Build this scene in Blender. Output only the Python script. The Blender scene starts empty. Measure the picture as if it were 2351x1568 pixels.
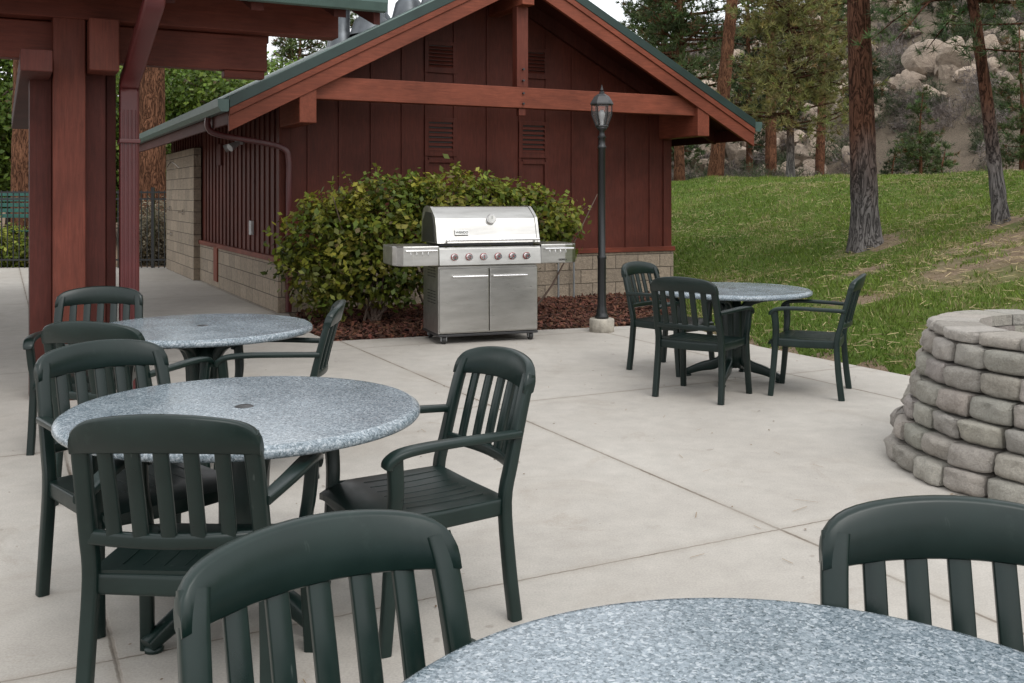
import bpy, math, numpy as np
from mathutils import Vector
rng=np.random.default_rng(7)
A=np.array
# ------------------------------------------------------------------ mesh accumulator
class Acc:
    def __init__(s): s.V=[];s.n=0;s.li=[];s.lt=[];s.mi=[];s.sm=[];s.co=[]
    def add(s,V,F,mat=0,col=(1,1,1),smooth=False):
        V=np.asarray(V,float).reshape(-1,3)
        if isinstance(F,np.ndarray): F=[F]
        else:
            d={}
            for f in F: d.setdefault(len(f),[]).append(f)
            F=[A(v) for v in d.values()]
        for f in F:
            m,k=f.shape
            s.li.append((f+s.n).ravel()); s.lt.append(np.full(m,k)); s.mi.append(np.full(m,mat)); s.sm.append(np.full(m,smooth))
            c=np.asarray(col,float)
            if c.ndim==1: c=np.tile(c,(m,1))
            s.co.append(np.repeat(c,k,axis=0))
        s.V.append(V); s.n+=len(V); return s
    def mesh(s,name,mats):
        me=bpy.data.meshes.new(name)
        V=np.concatenate(s.V); li=np.concatenate(s.li).astype(np.int32); lt=np.concatenate(s.lt)
        ls=np.concatenate([[0],np.cumsum(lt)[:-1]]).astype(np.int32)
        me.vertices.add(len(V)); me.vertices.foreach_set('co',V.ravel().astype(np.float32))
        me.loops.add(len(li)); me.loops.foreach_set('vertex_index',li)
        me.polygons.add(len(lt)); me.polygons.foreach_set('loop_start',ls)
        me.polygons.foreach_set('material_index',np.concatenate(s.mi).astype(np.int32))
        me.polygons.foreach_set('use_smooth',np.concatenate(s.sm).astype(bool))
        me.update(calc_edges=True)
        c=np.concatenate(s.co); c=np.hstack([c,np.ones((len(c),1))]).astype(np.float32)
        at=me.color_attributes.new('Col','FLOAT_COLOR','CORNER'); at.data.foreach_set('color',c.ravel())
        for m in (mats if isinstance(mats,(list,tuple)) else [mats]): me.materials.append(m)
        return me
    def obj(s,name,mats,parent=None,bevel=0,loc=None,rot=0):
        o=bpy.data.objects.new(name,s.mesh(name,mats)); bpy.context.scene.collection.objects.link(o)
        if parent: o.parent=parent
        if loc is not None: o.location=loc
        o.rotation_euler[2]=rot
        if bevel:
            b=o.modifiers.new('bevel','BEVEL'); b.width=bevel; b.segments=2; b.limit_method='ANGLE'
        return o
def empty(name,loc,rot=0):
    o=bpy.data.objects.new(name,None); bpy.context.scene.collection.objects.link(o)
    o.location=loc; o.rotation_euler[2]=rot; o.empty_display_size=.2; return o
def boxg(x0,x1,y0,y1,z0,z1):
    V=[(x0,y0,z0),(x1,y0,z0),(x1,y1,z0),(x0,y1,z0),(x0,y0,z1),(x1,y0,z1),(x1,y1,z1),(x0,y1,z1)]
    return V,[(0,3,2,1),(4,5,6,7),(0,1,5,4),(1,2,6,5),(2,3,7,6),(3,0,4,7)]
def box(name,b,mat,parent,bevel=.004):
    return Acc().add(*boxg(*b)).obj(name,mat,parent,bevel)
def boxes(name,bs,mat,parent,bevel=0.004):
    a=Acc()
    for b in bs: a.add(*boxg(*b))
    return a.obj(name,mat,parent,bevel)
def sweepg(path,wh,side=(1,0,0),n=12,p=4):
    P=A(path,float); N=len(P); wh=A(wh,float)
    if wh.ndim==1: wh=np.tile(wh,(N,1))
    th=np.linspace(0,2*math.pi,n,endpoint=False)+math.pi/n
    c,s_=np.cos(th),np.sin(th)
    a=np.sign(c)*np.abs(c)**(2/p); b=np.sign(s_)*np.abs(s_)**(2/p)
    T=np.gradient(P,axis=0); T/=np.linalg.norm(T,axis=1,keepdims=True)+1e-9
    S0=A(side,float); V=[]
    for i in range(N):
        S=S0-(S0@T[i])*T[i]; S/=np.linalg.norm(S)+1e-9; Nn=np.cross(T[i],S)
        V.append(P[i]+np.outer(a*wh[i,0]/2,S)+np.outer(b*wh[i,1]/2,Nn))
    V=np.concatenate(V); F=[]
    for i in range(N-1):
        for j in range(n):
            F.append((i*n+j,i*n+(j+1)%n,(i+1)*n+(j+1)%n,(i+1)*n+j))
    caps=[tuple(range(n))[::-1],tuple((N-1)*n+j for j in range(n))]
    return V,F,caps
def sweep(acc,path,wh,side=(1,0,0),n=12,p=4,mat=0,col=(1,1,1),caps=True):
    V,F,c=sweepg(path,wh,side,n,p)
    acc.add(V,A(F),mat,col,True)
    if caps:
        acc.add(np.concatenate([V[list(c[0])],V[list(c[1])]]),[tuple(range(n)),tuple(range(n,2*n))],mat,col,False)
def smoothpath(pts,k=4):
    P=A(pts,float); out=[]
    Q=np.vstack([2*P[0]-P[1],P,2*P[-1]-P[-2]])
    for i in range(1,len(Q)-2):
        for t in np.linspace(0,1,k,endpoint=False):
            p0,p1,p2,p3=Q[i-1:i+3]
            out.append(.5*((2*p1)+(-p0+p2)*t+(2*p0-5*p1+4*p2-p3)*t*t+(-p0+3*p1-3*p2+p3)*t**3))
    out.append(P[-1]); return A(out)
def lathe(acc,prof,n=32,c=(0,0,0),mat=0,smooth=True,col=(1,1,1),ph=0):
    prof=A(prof,float); m=len(prof); th=np.linspace(0,2*math.pi,n,endpoint=False)+ph
    V=np.stack([np.outer(prof[:,0],np.cos(th))+c[0],np.outer(prof[:,0],np.sin(th))+c[1],np.tile(prof[:,1:2],(1,n))+c[2]],-1).reshape(-1,3)
    F=[(i*n+j,i*n+(j+1)%n,(i+1)*n+(j+1)%n,(i+1)*n+j) for i in range(m-1) for j in range(n)]
    acc.add(V,A(F),mat,col,smooth)
    return acc
def cyl_x(acc,x0,x1,y,z,r,n=20,mat=0,smooth=True):
    sweep(acc,[(x0,y,z),(x1,y,z)],(2*r,2*r),side=(0,1,0),n=n,p=2,mat=mat)
def cyl_y(acc,x,y0,y1,z,r,n=20,mat=0):
    sweep(acc,[(x,y0,z),(x,y1,z)],(2*r,2*r),side=(1,0,0),n=n,p=2,mat=mat)
def extrude_x(acc,prof,x0,x1,mat=0,capmat=None,smooth=False):
    n=len(prof); V=[(x0,p[0],p[1]) for p in prof]+[(x1,p[0],p[1]) for p in prof]
    F=[(i,i+n,(i+1)%n+n,(i+1)%n) for i in range(n)]
    acc.add(V,F,mat,smooth=smooth); acc.add(V,[tuple(range(n)),tuple(range(n,2*n))[::-1]],mat if capmat is None else capmat)
# ------------------------------------------------------------------ materials
def newmat(name):
    m=bpy.data.materials.new(name); m.use_nodes=True; nt=m.node_tree
    return m,nt,nt.nodes['Principled BSDF']
def N(nt,t,**k):
    n=nt.nodes.new(t)
    for a,b in k.items():
        if a in n.inputs.keys(): n.inputs[a].default_value=b
        else: setattr(n,a,b)
    return n
def coords(nt,scale=(1,1,1),kind='Object',rot=(0,0,0)):
    tc=N(nt,'ShaderNodeTexCoord'); mp=N(nt,'ShaderNodeMapping'); mp.inputs['Scale'].default_value=scale; mp.inputs['Rotation'].default_value=rot
    nt.links.new(tc.outputs[kind],mp.inputs[0]); return mp.outputs[0]
def noise(nt,v,scale,detail=4,rough=.55,dist=0):
    n=N(nt,'ShaderNodeTexNoise'); n.inputs['Scale'].default_value=scale; n.inputs['Detail'].default_value=detail
    n.inputs['Roughness'].default_value=rough; n.inputs['Distortion'].default_value=dist
    nt.links.new(v,n.inputs['Vector']); return n.outputs['Fac']
def ramp(nt,f,stops,interp='LINEAR'):
    r=N(nt,'ShaderNodeValToRGB'); e=r.color_ramp.elements; r.color_ramp.interpolation=interp
    while len(e)<len(stops): e.new(.5)
    for i,(p,c) in enumerate(stops):
        e[i].position=p; e[i].color=(*(c if not np.isscalar(c) else (c,c,c)),1)
    nt.links.new(f,r.inputs[0]); return r.outputs[0]
def mix(nt,f,a,b,mode='MIX'):
    m=N(nt,'ShaderNodeMix',data_type='RGBA',blend_type=mode)
    for i,x in ((0,f),(6,a),(7,b)):
        if isinstance(x,(int,float)): m.inputs[i].default_value=x
        elif isinstance(x,(tuple,list)): m.inputs[i].default_value=(*x,1)
        else: nt.links.new(x,m.inputs[i])
    return m.outputs[2]
def mth(nt,op,a,b=0.0,c=None):
    m=N(nt,'ShaderNodeMath',operation=op)
    for i,x in enumerate((a,b)+((c,) if c is not None else ())):
        if isinstance(x,(int,float)): m.inputs[i].default_value=x
        else: nt.links.new(x,m.inputs[i])
    return m.outputs[0]
def bump(nt,bs,h,s=.3,d=.01):
    b=N(nt,'ShaderNodeBump'); b.inputs['Strength'].default_value=s; b.inputs['Distance'].default_value=d
    nt.links.new(h,b.inputs['Height']); nt.links.new(b.outputs[0],bs.inputs['Normal'])
def simple(name,c,rough=.5,metal=0,var=.25,vs=6,bscale=60,bs_=.15,bd=.003,stretch=(1,1,1)):
    m,nt,b=newmat(name); v=coords(nt,stretch)
    f=noise(nt,v,vs,5); c1=tuple(x*(1-var) for x in c); c2=tuple(min(1,x*(1+var)) for x in c)
    nt.links.new(ramp(nt,f,[(.3,c1),(.7,c2)]),b.inputs['Base Color'])
    b.inputs['Roughness'].default_value=rough; b.inputs['Metallic'].default_value=metal
    if bs_: bump(nt,b,noise(nt,v,bscale,4),bs_,bd)
    return m
def attrmat(name,rough=.6,trans=0.0,var=True,spec=.3):
    m,nt,b=newmat(name); at=N(nt,'ShaderNodeAttribute',attribute_name='Col')
    b.inputs['Roughness'].default_value=rough; b.inputs['Specular IOR Level'].default_value=spec
    nt.links.new(at.outputs['Color'],b.inputs['Base Color'])
    if trans:
        t=N(nt,'ShaderNodeBsdfTranslucent'); nt.links.new(at.outputs['Color'],t.inputs[0])
        ms=N(nt,'ShaderNodeMixShader'); ms.inputs[0].default_value=trans
        nt.links.new(b.outputs[0],ms.inputs[1]); nt.links.new(t.outputs[0],ms.inputs[2])
        nt.links.new(ms.outputs[0],nt.nodes['Material Output'].inputs[0])
    return m
def wood(name,c,stretch,rough=.6,w=.35):
    m,nt,b=newmat(name)
    v=coords(nt,stretch); v2=coords(nt)
    g=noise(nt,v,9,8,.65,.6); big=noise(nt,v2,1.7,4)
    col=ramp(nt,g,[(.25,tuple(x*(1-w) for x in c)),(.55,c),(.8,tuple(x*(1+w) for x in c))])
    sh=ramp(nt,big,[(.3,.72),(.7,1.15)])
    col=mix(nt,1.0,col,sh,'MULTIPLY')
    ck=noise(nt,v,40,3,.5); col=mix(nt,ramp(nt,ck,[(.66,0.0),(.72,.5)]),col,(.03,.008,.005))
    fd=noise(nt,v2,.9,5,.7); col=mix(nt,ramp(nt,fd,[(.5,0.0),(.72,.22)]),col,tuple(min(1,x*1.5+.03) for x in c))
    nt.links.new(col,b.inputs['Base Color']); b.inputs['Roughness'].default_value=rough
    b.inputs['Specular IOR Level'].default_value=.25
    bump(nt,b,g,.35,.004); return m
RED=(.090,.0205,.0125); REDL=(.20,.054,.030)
m_wall=wood('red_siding',RED,(5,5,.5),.6)
m_beam=wood('red_beam',REDL,(.5,5,5),.6)
m_beamv=wood('red_post',(.125,.032,.020),(5,5,.4),.6)
m_beamd=wood('red_dark',(.072,.017,.012),(5,5,.5),.65)  # darker red wood; on pavilion flanks and cross beam it paints in their shade
m_spout=simple('downspout_paint',(.088,.018,.018),.35,0,.15)
m_green=simple('roof_green',(.020,.040,.035),.4,.2,.2,3)
m_roof=simple('roof_metal',(.06,.095,.085),.3,.4,.25,2)
m_gut=simple('gutter_paint',(.075,.125,.112),.38,.1,.15)
m_black=simple('black_paint',(.012,.013,.014),.35,0,.2)
m_rubber=simple('rubber',(.02,.02,.02),.6)
m_steelg=simple('galvanised',(.35,.36,.37),.4,.7,.2)
m_stack=simple('stack_metal',(.10,.11,.12),.4,.5,.3)
m_gray=simple('gray_plastic',(.4,.4,.4),.4)
m_white=simple('white_plastic',(.75,.75,.72),.4)
def inox():
    m,nt,b=newmat('brushed_steel'); v=coords(nt,(1,30,30)); v2=coords(nt,(.6,3,3))
    f=noise(nt,v,12,6); g=noise(nt,v2,3,5,.6)
    nt.links.new(ramp(nt,g,[(.3,(.39,.38,.36)),(.7,(.57,.56,.535))]),b.inputs['Base Color'])
    b.inputs['Metallic'].default_value=1
    nt.links.new(ramp(nt,f,[(.2,.24),(.8,.40)]),b.inputs['Roughness']); bump(nt,b,f,.05,.001); return m
m_inox=inox()
m_chrome=simple('chrome',(.75,.75,.75),.12,1,.03,bs_=0)
m_redknob=simple('red_ring',(.35,.02,.02),.3)
m_dark=simple('dark_enamel',(.03,.03,.032),.3)
def plastic():
    m,nt,b=newmat('green_resin'); v=coords(nt)
    oi=N(nt,'ShaderNodeObjectInfo')
    f=noise(nt,v,5,6,.6); s=noise(nt,coords(nt,(1,1,.2)),60,3)
    c=ramp(nt,f,[(.25,(.0034,.0105,.0090)),(.75,(.0078,.0200,.0170))])
    c=mix(nt,ramp(nt,noise(nt,v,14,6,.7),[(.62,0.0),(.80,.3)]),c,(.045,.070,.060))
    drip=noise(nt,coords(nt,(14,14,1.2)),3,3,.5); c=mix(nt,ramp(nt,drip,[(.72,0.0),(.76,.35)]),c,(.10,.12,.11))
    c=mix(nt,1.0,c,ramp(nt,oi.outputs['Random'],[(0,.8),(1,1.25)]),'MULTIPLY')
    nt.links.new(c,b.inputs['Base Color']); b.inputs['Specular IOR Level'].default_value=.4
    nt.links.new(ramp(nt,f,[(.3,.26),(.7,.45)]),b.inputs['Roughness'])
    bump(nt,b,s,.15,.001); return m
m_chair=plastic()
def granite():
    m,nt,b=newmat('speckled_tabletop'); v=coords(nt)
    nf=N(nt,'ShaderNodeTexNoise'); nf.inputs['Scale'].default_value=140; nf.inputs['Detail'].default_value=3; nt.links.new(v,nf.inputs[0])
    sc_=N(nt,'ShaderNodeVectorMath',operation='SCALE'); sc_.inputs['Scale'].default_value=.008; nt.links.new(nf.outputs['Color'],sc_.inputs[0])
    ad=N(nt,'ShaderNodeVectorMath',operation='ADD'); nt.links.new(v,ad.inputs[0]); nt.links.new(sc_.outputs[0],ad.inputs[1])
    def vor(scale):
        vo=N(nt,'ShaderNodeTexVoronoi'); vo.inputs['Scale'].default_value=scale; nt.links.new(ad.outputs[0],vo.inputs['Vector'])
        sp=N(nt,'ShaderNodeSeparateColor'); nt.links.new(vo.outputs['Color'],sp.inputs[0]); return sp
    a1=vor(175); a2=vor(330); f0=noise(nt,v,3,4)
    c=ramp(nt,a1.outputs[0],[(0,(.06,.085,.10)),(.16,(.12,.155,.18)),(.38,(.20,.245,.275)),(.66,(.29,.335,.37)),(.88,(.48,.52,.55))],'CONSTANT')
    c2=ramp(nt,a2.outputs[0],[(0,(.045,.07,.08)),(.14,(.16,.20,.23)),(.5,(.26,.305,.34)),(.85,(.42,.465,.50))],'CONSTANT')
    c=mix(nt,.40,c,c2)
    c=mix(nt,1.0,c,ramp(nt,f0,[(.3,.88),(.7,1.08)]),'MULTIPLY')
    nt.links.new(c,b.inputs['Base Color'])
    nt.links.new(ramp(nt,f0,[(.35,.15),(.7,.28)]),b.inputs['Roughness'])
    return m
m_table=granite()
ANG=math.radians(27); CU,SU=math.cos(ANG),math.sin(ANG)
def concrete():
    m,nt,b=newmat('concrete'); v=coords(nt)
    f=noise(nt,v,.5,6,.6); g=noise(nt,v,6,6,.7); h=noise(nt,v,120,3); k=noise(nt,v,1.6,5,.65,.8)
    c=ramp(nt,f,[(.3,(.38,.352,.315)),(.7,(.475,.447,.405))])
    c=mix(nt,1.0,c,ramp(nt,g,[(.25,.86),(.75,1.08)]),'MULTIPLY')
    c=mix(nt,1.0,c,ramp(nt,h,[(.3,.86),(.7,1.09)]),'MULTIPLY')
    c=mix(nt,ramp(nt,k,[(.54,0.0),(.75,.45)]),c,(.29,.25,.205))
    k2=noise(nt,v,.9,6,.75,1.5); c=mix(nt,ramp(nt,k2,[(.60,0.0),(.66,.22),(.70,.05)]),c,(.24,.19,.14))
    sp=noise(nt,v,9,2,.4); c=mix(nt,ramp(nt,sp,[(.74,0.0),(.78,.35)]),c,(.16,.13,.10))
    sp=noise(nt,v,33,2,.4); c=mix(nt,ramp(nt,sp,[(.76,0.0),(.79,.4)]),c,(.13,.10,.08))
    sep=N(nt,'ShaderNodeSeparateXYZ'); nt.links.new(v,sep.inputs[0])
    x,y=sep.outputs[0],sep.outputs[1]
    wob=mth(nt,'MULTIPLY',mth(nt,'SUBTRACT',noise(nt,v,25,4),.5),.012)
    def line(dx,dy,off,per,wd):
        u=mth(nt,'ADD',mth(nt,'ADD',mth(nt,'MULTIPLY',x,dx),mth(nt,'MULTIPLY',y,dy)),wob)
        u=mth(nt,'DIVIDE',mth(nt,'SUBTRACT',u,off),per)
        w=mth(nt,'MULTIPLY',mth(nt,'ABSOLUTE',mth(nt,'SUBTRACT',mth(nt,'FRACT',mth(nt,'ADD',u,100.5)),.5)),per)
        return mth(nt,'SUBTRACT',1.0,mth(nt,'MINIMUM',mth(nt,'DIVIDE',w,wd),1.0)),w
    l1,w1=line(CU,SU,3.12,2.79,.011); l2,w2=line(-SU,CU,3.47,3.0,.006)
    L=mth(nt,'MAXIMUM',l1,l2)
    halo=mth(nt,'MULTIPLY',mth(nt,'SUBTRACT',1.0,mth(nt,'MINIMUM',mth(nt,'DIVIDE',mth(nt,'MINIMUM',w1,w2),.05),1.0)),.25)
    c=mix(nt,halo,c,(.24,.2,.15))
    lv=ramp(nt,noise(nt,v,3,3),[(.35,.35),(.6,1.0)])
    c=mix(nt,mth(nt,'MULTIPLY',lv,mth(nt,'MINIMUM',mth(nt,'MULTIPLY',L,1.5),.8)),c,(.12,.09,.065))
    nt.links.new(c,b.inputs['Base Color']); b.inputs['Roughness'].default_value=.75; b.inputs['Specular IOR Level'].default_value=.35
    hh=mth(nt,'SUBTRACT',mth(nt,'MULTIPLY',h,.15),L); bump(nt,b,hh,.6,.006); return m
m_conc=concrete()
def masonry(name,axis):
    m,nt,b=newmat(name); tc=N(nt,'ShaderNodeTexCoord'); sep=N(nt,'ShaderNodeSeparateXYZ'); cb=N(nt,'ShaderNodeCombineXYZ')
    nt.links.new(tc.outputs['Object'],sep.inputs[0]); nt.links.new(sep.outputs[axis],cb.inputs[0]); nt.links.new(sep.outputs[2],cb.inputs[1])
    br=N(nt,'ShaderNodeTexBrick'); br.inputs['Scale'].default_value=1; br.inputs['Brick Width'].default_value=.405; br.inputs['Row Height'].default_value=.203
    br.inputs['Mortar Size'].default_value=.006; br.inputs['Mortar Smooth'].default_value=.3
    br.inputs['Color1'].default_value=(.36,.29,.215,1); br.inputs['Color2'].default_value=(.27,.22,.165,1); br.inputs['Mortar'].default_value=(.10,.08,.06,1)
    nt.links.new(cb.outputs[0],br.inputs[0])
    v=tc.outputs['Object']; f=noise(nt,v,18,8,.7); g=noise(nt,v,70,5,.7)
    c=mix(nt,1.0,br.outputs[0],ramp(nt,f,[(.25,.66),(.75,1.2)]),'MULTIPLY')
    c=mix(nt,1.0,c,ramp(nt,g,[(.3,.8),(.7,1.12)]),'MULTIPLY')
    nt.links.new(c,b.inputs['Base Color']); b.inputs['Roughness'].default_value=.9
    hh=mth(nt,'SUBTRACT',mth(nt,'ADD',f,mth(nt,'MULTIPLY',g,.4)),mth(nt,'MULTIPLY',br.outputs['Fac'],1.0)); bump(nt,b,hh,.9,.025); return m
m_blkx=masonry('block_masonry_front',0); m_blky=masonry('block_masonry_side',1)
def stone():
    m,nt,b=newmat('retaining_stone'); v=coords(nt); at=N(nt,'ShaderNodeAttribute',attribute_name='Col')
    f=noise(nt,v,22,8,.75); g=noise(nt,v,110,5,.7)
    c=mix(nt,1.0,at.outputs['Color'],ramp(nt,f,[(.25,.74),(.75,1.14)]),'MULTIPLY')
    c=mix(nt,1.0,c,ramp(nt,g,[(.3,.76),(.7,1.12)]),'MULTIPLY')
    nt.links.new(c,b.inputs['Base Color']); b.inputs['Roughness'].default_value=.9
    bump(nt,b,mth(nt,'ADD',f,mth(nt,'MULTIPLY',g,.4)),1.0,.03); return m
m_stone=stone()
def bark(name,c1,c2,sc=1.0,grey=False):
    m,nt,b=newmat(name); v=coords(nt,(1,1,.22))
    f=noise(nt,v,16*sc,8,.75,1.2); p=noise(nt,v,7*sc,5,.6,2.2); big=noise(nt,coords(nt),1.3,4)
    rid=mth(nt,'ABSOLUTE',mth(nt,'SUBTRACT',p,.5))
    c=ramp(nt,f,[(.3,c1),(.7,c2)])
    if grey:
        sep=N(nt,'ShaderNodeSeparateXYZ'); tc=N(nt,'ShaderNodeTexCoord'); nt.links.new(tc.outputs['Object'],sep.inputs[0])
        z=mth(nt,'ADD',sep.outputs[2],mth(nt,'MULTIPLY',noise(nt,v,4,4),1.2))
        c=mix(nt,ramp(nt,mth(nt,'DIVIDE',z,4.0),[(.30,1.0),(.62,0.0)]),c,ramp(nt,f,[(.3,(.10,.09,.085)),(.7,(.27,.25,.24))]))
    e=ramp(nt,rid,[(0.0,.30),(.05,.95),(.2,1.1)])
    c=mix(nt,1.0,c,e,'MULTIPLY'); c=mix(nt,1.0,c,ramp(nt,big,[(.3,.75),(.7,1.2)]),'MULTIPLY'); nt.links.new(c,b.inputs['Base Color']); b.inputs['Roughness'].default_value=.95
    b.inputs['Specular IOR Level'].default_value=.1
    bump(nt,b,mth(nt,'ADD',e,mth(nt,'MULTIPLY',f,.8)),.9,.035); return m
m_bark=bark('pine_bark',(.10,.045,.028),(.24,.115,.065))
m_barkg=bark('pine_bark_grey',(.065,.030,.020),(.16,.075,.046),1.1,True)
m_twig=simple('twig_bark',(.13,.09,.07),.9)
m_leaf=attrmat('leaves',.5,.3); m_needle=attrmat('needles',.6,.2); m_grassb=attrmat('grass_blades',.6,.25)
m_mulch=attrmat('mulch_chips',.85)
def rockm():
    m,nt,b=newmat('boulder'); v=coords(nt); at=N(nt,'ShaderNodeAttribute',attribute_name='Col')
    f=noise(nt,v,1.6,10,.75); c=mix(nt,1.0,at.outputs['Color'],ramp(nt,f,[(.28,.42),(.5,.95),(.72,1.3)]),'MULTIPLY')
    nt.links.new(c,b.inputs['Base Color']); b.inputs['Roughness'].default_value=.9; bump(nt,b,f,1.0,.25); return m
m_rock=rockm()
def groundm():
    m,nt,b=newmat('ground'); v=coords(nt); at=N(nt,'ShaderNodeAttribute',attribute_name='Col')
    sep=N(nt,'ShaderNodeSeparateColor'); nt.links.new(at.outputs['Color'],sep.inputs[0])
    f=noise(nt,v,.7,6,.65); g=noise(nt,v,12,6,.7); h=noise(nt,v,60,4,.7)
    gr=ramp(nt,f,[(.3,(.060,.100,.018)),(.55,(.105,.15,.03)),(.75,(.17,.175,.055))])
    dirt=ramp(nt,g,[(.3,(.15,.105,.07)),(.7,(.30,.225,.16))])
    hill=ramp(nt,g,[(.3,(.10,.08,.06)),(.7,(.21,.17,.13))])
    c=mix(nt,sep.outputs[0],dirt,gr); c=mix(nt,sep.outputs[1],c,hill)
    c=mix(nt,1.0,c,ramp(nt,h,[(.25,.6),(.75,1.3)]),'MULTIPLY')
    nt.links.new(c,b.inputs['Base Color']); b.inputs['Roughness'].default_value=.95; b.inputs['Specular IOR Level'].default_value=.1
    bump(nt,b,mth(nt,'ADD',h,g),.7,.03); return m
m_ground=groundm()
# ------------------------------------------------------------------ terrain
PL=A([(-20,60),(-6,32),(-1.85,23.8),(2.3,15.6),(2.28,13.4),(1.95,11.68),(2.46,10),(3.34,8.3),(4.3,7.1),(5.5,5.8),(9,2.5),(30,-14)],float)
def sdist(x,y):
    x=np.asarray(x,float);y=np.asarray(y,float); best=np.full(x.shape,1e9); sg=np.ones(x.shape)
    for a,b in zip(PL[:-1],PL[1:]):
        d=b-a; t=np.clip(((x-a[0])*d[0]+(y-a[1])*d[1])/(d@d),0,1)
        dd=np.hypot(x-a[0]-t*d[0],y-a[1]-t*d[1]); cr=d[0]*(y-a[1])-d[1]*(x-a[0])
        u=dd<best-1e-9; best=np.where(u,dd,best); sg=np.where(u,np.sign(cr),sg)
    return best*sg
def sst(t): t=np.clip(t,0,1); return t*t*(3-2*t)
def hillq(x,y): return .9*x+.45*y-32
def gz(x,y):
    x=np.asarray(x,float);y=np.asarray(y,float); s=sdist(x,y); t=np.clip(s/9.5,0,1)
    h=1.95*(.5*np.sin(t*math.pi/2)+.5*sst(t))
    n=.05*np.sin(x*1.1+1)*np.sin(y*.9)+.03*np.sin(x*2.3+y*1.7)+.02*np.sin(y*3.1-x*1.3)
    z=np.where(s>0,h+n*sst(s/2.0)+.07*sst(s/.15),0)-.06
    z=z-np.where(s>10,.03*np.minimum(s-10,20),0)
    left=sst((y-26)/30)*1.0; z=np.where(s<=0,z+left,z)
    q=hillq(x,y); hz=.62*np.maximum(q,0); hz=19*(1-np.exp(-hz/19))*1.15
    hz=hz*(1+.10*np.sin(x*.16+y*.05)+.06*np.sin(y*.33+x*.2))
    return z+np.where(q>0,hz,0)
def lin(*seg):
    out=[]
    for a,b,st in seg: out.append(np.arange(a,b,st))
    return np.concatenate(out)
xs=lin((-300,-20,12),(-20,14,.25),(14,60,1.5),(60,330,9)); ys=lin((-30,4,2),(4,30,.25),(30,140,1.5),(140,420,14))
X,Y=np.meshgrid(xs,ys); Z=gz(X,Y); nx=len(xs); ny=len(ys)
idx=np.arange(nx*ny).reshape(ny,nx); F=np.stack([idx[:-1,:-1],idx[:-1,1:],idx[1:,1:],idx[1:,:-1]],-1).reshape(-1,4)
def bare(x,y):
    v=np.zeros(np.shape(x))
    for cx,cy,r1,r2 in ((5.3,11.2,.95,.75),(4.6,9.3,.8,.45),(6.1,12.6,.9,.7),(3.2,15.0,.5,.5),(6.4,10.4,.9,.7),(5.35,14.9,.65,.55),(6.8,13.7,.6,.5),(4.3,12.6,.6,.35),(3.7,10.9,.5,.3)):
        v=np.maximum(v,1-np.clip(np.hypot((x-cx)/r1,(y-cy)/r2),0,1.3)/1.3)
    v=v*(1+.6*np.sin(x*5+y*3)*np.sin(y*6-x*2)+.35*np.sin(x*13-y*9)*np.sin(y*14+x*6))
    return np.clip(v*1.5,0,1)
S=sdist(X,Y); gm=np.where((S>0)&(S<16),1.0,0.0)*(1-.95*bare(X,Y)); hm=sst((hillq(X,Y)+6)/8)
C=np.stack([gm,hm,hm*0],-1).reshape(-1,3)[F[:,0]]
Acc().add(np.stack([X,Y,Z],-1).reshape(-1,3),F,0,C,True).obj('ground',m_ground)
def poly_sheet(name,pts,z,mat,th=0.09):
    n=len(pts); V=[(p[0],p[1],z) for p in pts]+[(p[0],p[1],z-th) for p in pts]
    Fs=[tuple(range(n))]+[(i,i+n,(i+1)%n+n,(i+1)%n) for i in range(n)]
    return Acc().add(V,Fs).obj(name,mat)
Cn=A([-2.97,12.87]); U2=A([CU,SU]); V2=A([-SU,CU])
patio=[(-18,-4),(12,-4),(12,-.2),(9,2.5),(5.5,5.8),(4.3,7.1),(3.34,8.3),(2.46,10),(1.97,11.6),(1.4,11.58),(.3,11.22),(-1.0,10.68),(-1.87,10.35),(-2.5,11.5)]
pe=Cn+U2*.1+V2*9.3
patio+= [tuple(Cn+U2*.12+V2*0.1),tuple(pe),(-18,20.6)]
poly_sheet('concrete_patio',patio,0,m_conc)
mpoly=[(-2.5,11.5),(-1.87,10.35),(-1.0,10.68),(.3,11.22),(1.4,11.58),(1.97,11.6),(2.3,13.4),(2.6,15.7),(-2.8,13.1)]
def inpoly(x,y,P):
    r=np.zeros(x.shape,bool); j=len(P)-1
    for i in range(len(P)):
        xi,yi=P[i];xj,yj=P[j]
        c=((yi>y)!=(yj>y))&(x<(xj-xi)*(y-yi)/(yj-yi+1e-12)+xi); r^=c; j=i
    return r
bed=empty('mulch_bed',(0,0,0))
o=poly_sheet('soil',mpoly,-.022,simple('mulch_soil',(.05,.024,.015),.95,0,.5,30,60,.8,.02),.03); o.parent=bed
n=17000; px=rng.uniform(-2.9,2.7,n); py=rng.uniform(10.3,15.7,n); k=inpoly(px,py,mpoly)
px,py=px[k],py[k]; n=len(px)
def chips(px,py,pz,L,W,T,n):
    a=rng.normal(size=(n,3)); a[:,2]*=.45; a/=np.linalg.norm(a,axis=1,keepdims=True)
    up=rng.normal(size=(n,3))*.5+A([0,0,1]); b=np.cross(up,a); b/=np.linalg.norm(b,axis=1,keepdims=True); c=np.cross(a,b)
    P=np.stack([px,py,pz],-1); V=[]
    for sx,sy,sz in ((-1,-1,-1),(1,-1,-1),(1,1,-1),(-1,1,-1),(-1,-1,1),(1,-1,1),(1,1,1),(-1,1,1)):
        V.append(P+a*(sx*L)[:,None]+b*(sy*W)[:,None]+c*(sz*T)[:,None])
    V=np.stack(V,1).reshape(-1,3); f=A([(0,3,2,1),(4,5,6,7),(0,1,5,4),(1,2,6,5),(2,3,7,6),(3,0,4,7)])
    F=(np.arange(n)[:,None,None]*8+f[None]).reshape(-1,4); return V,F
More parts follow.
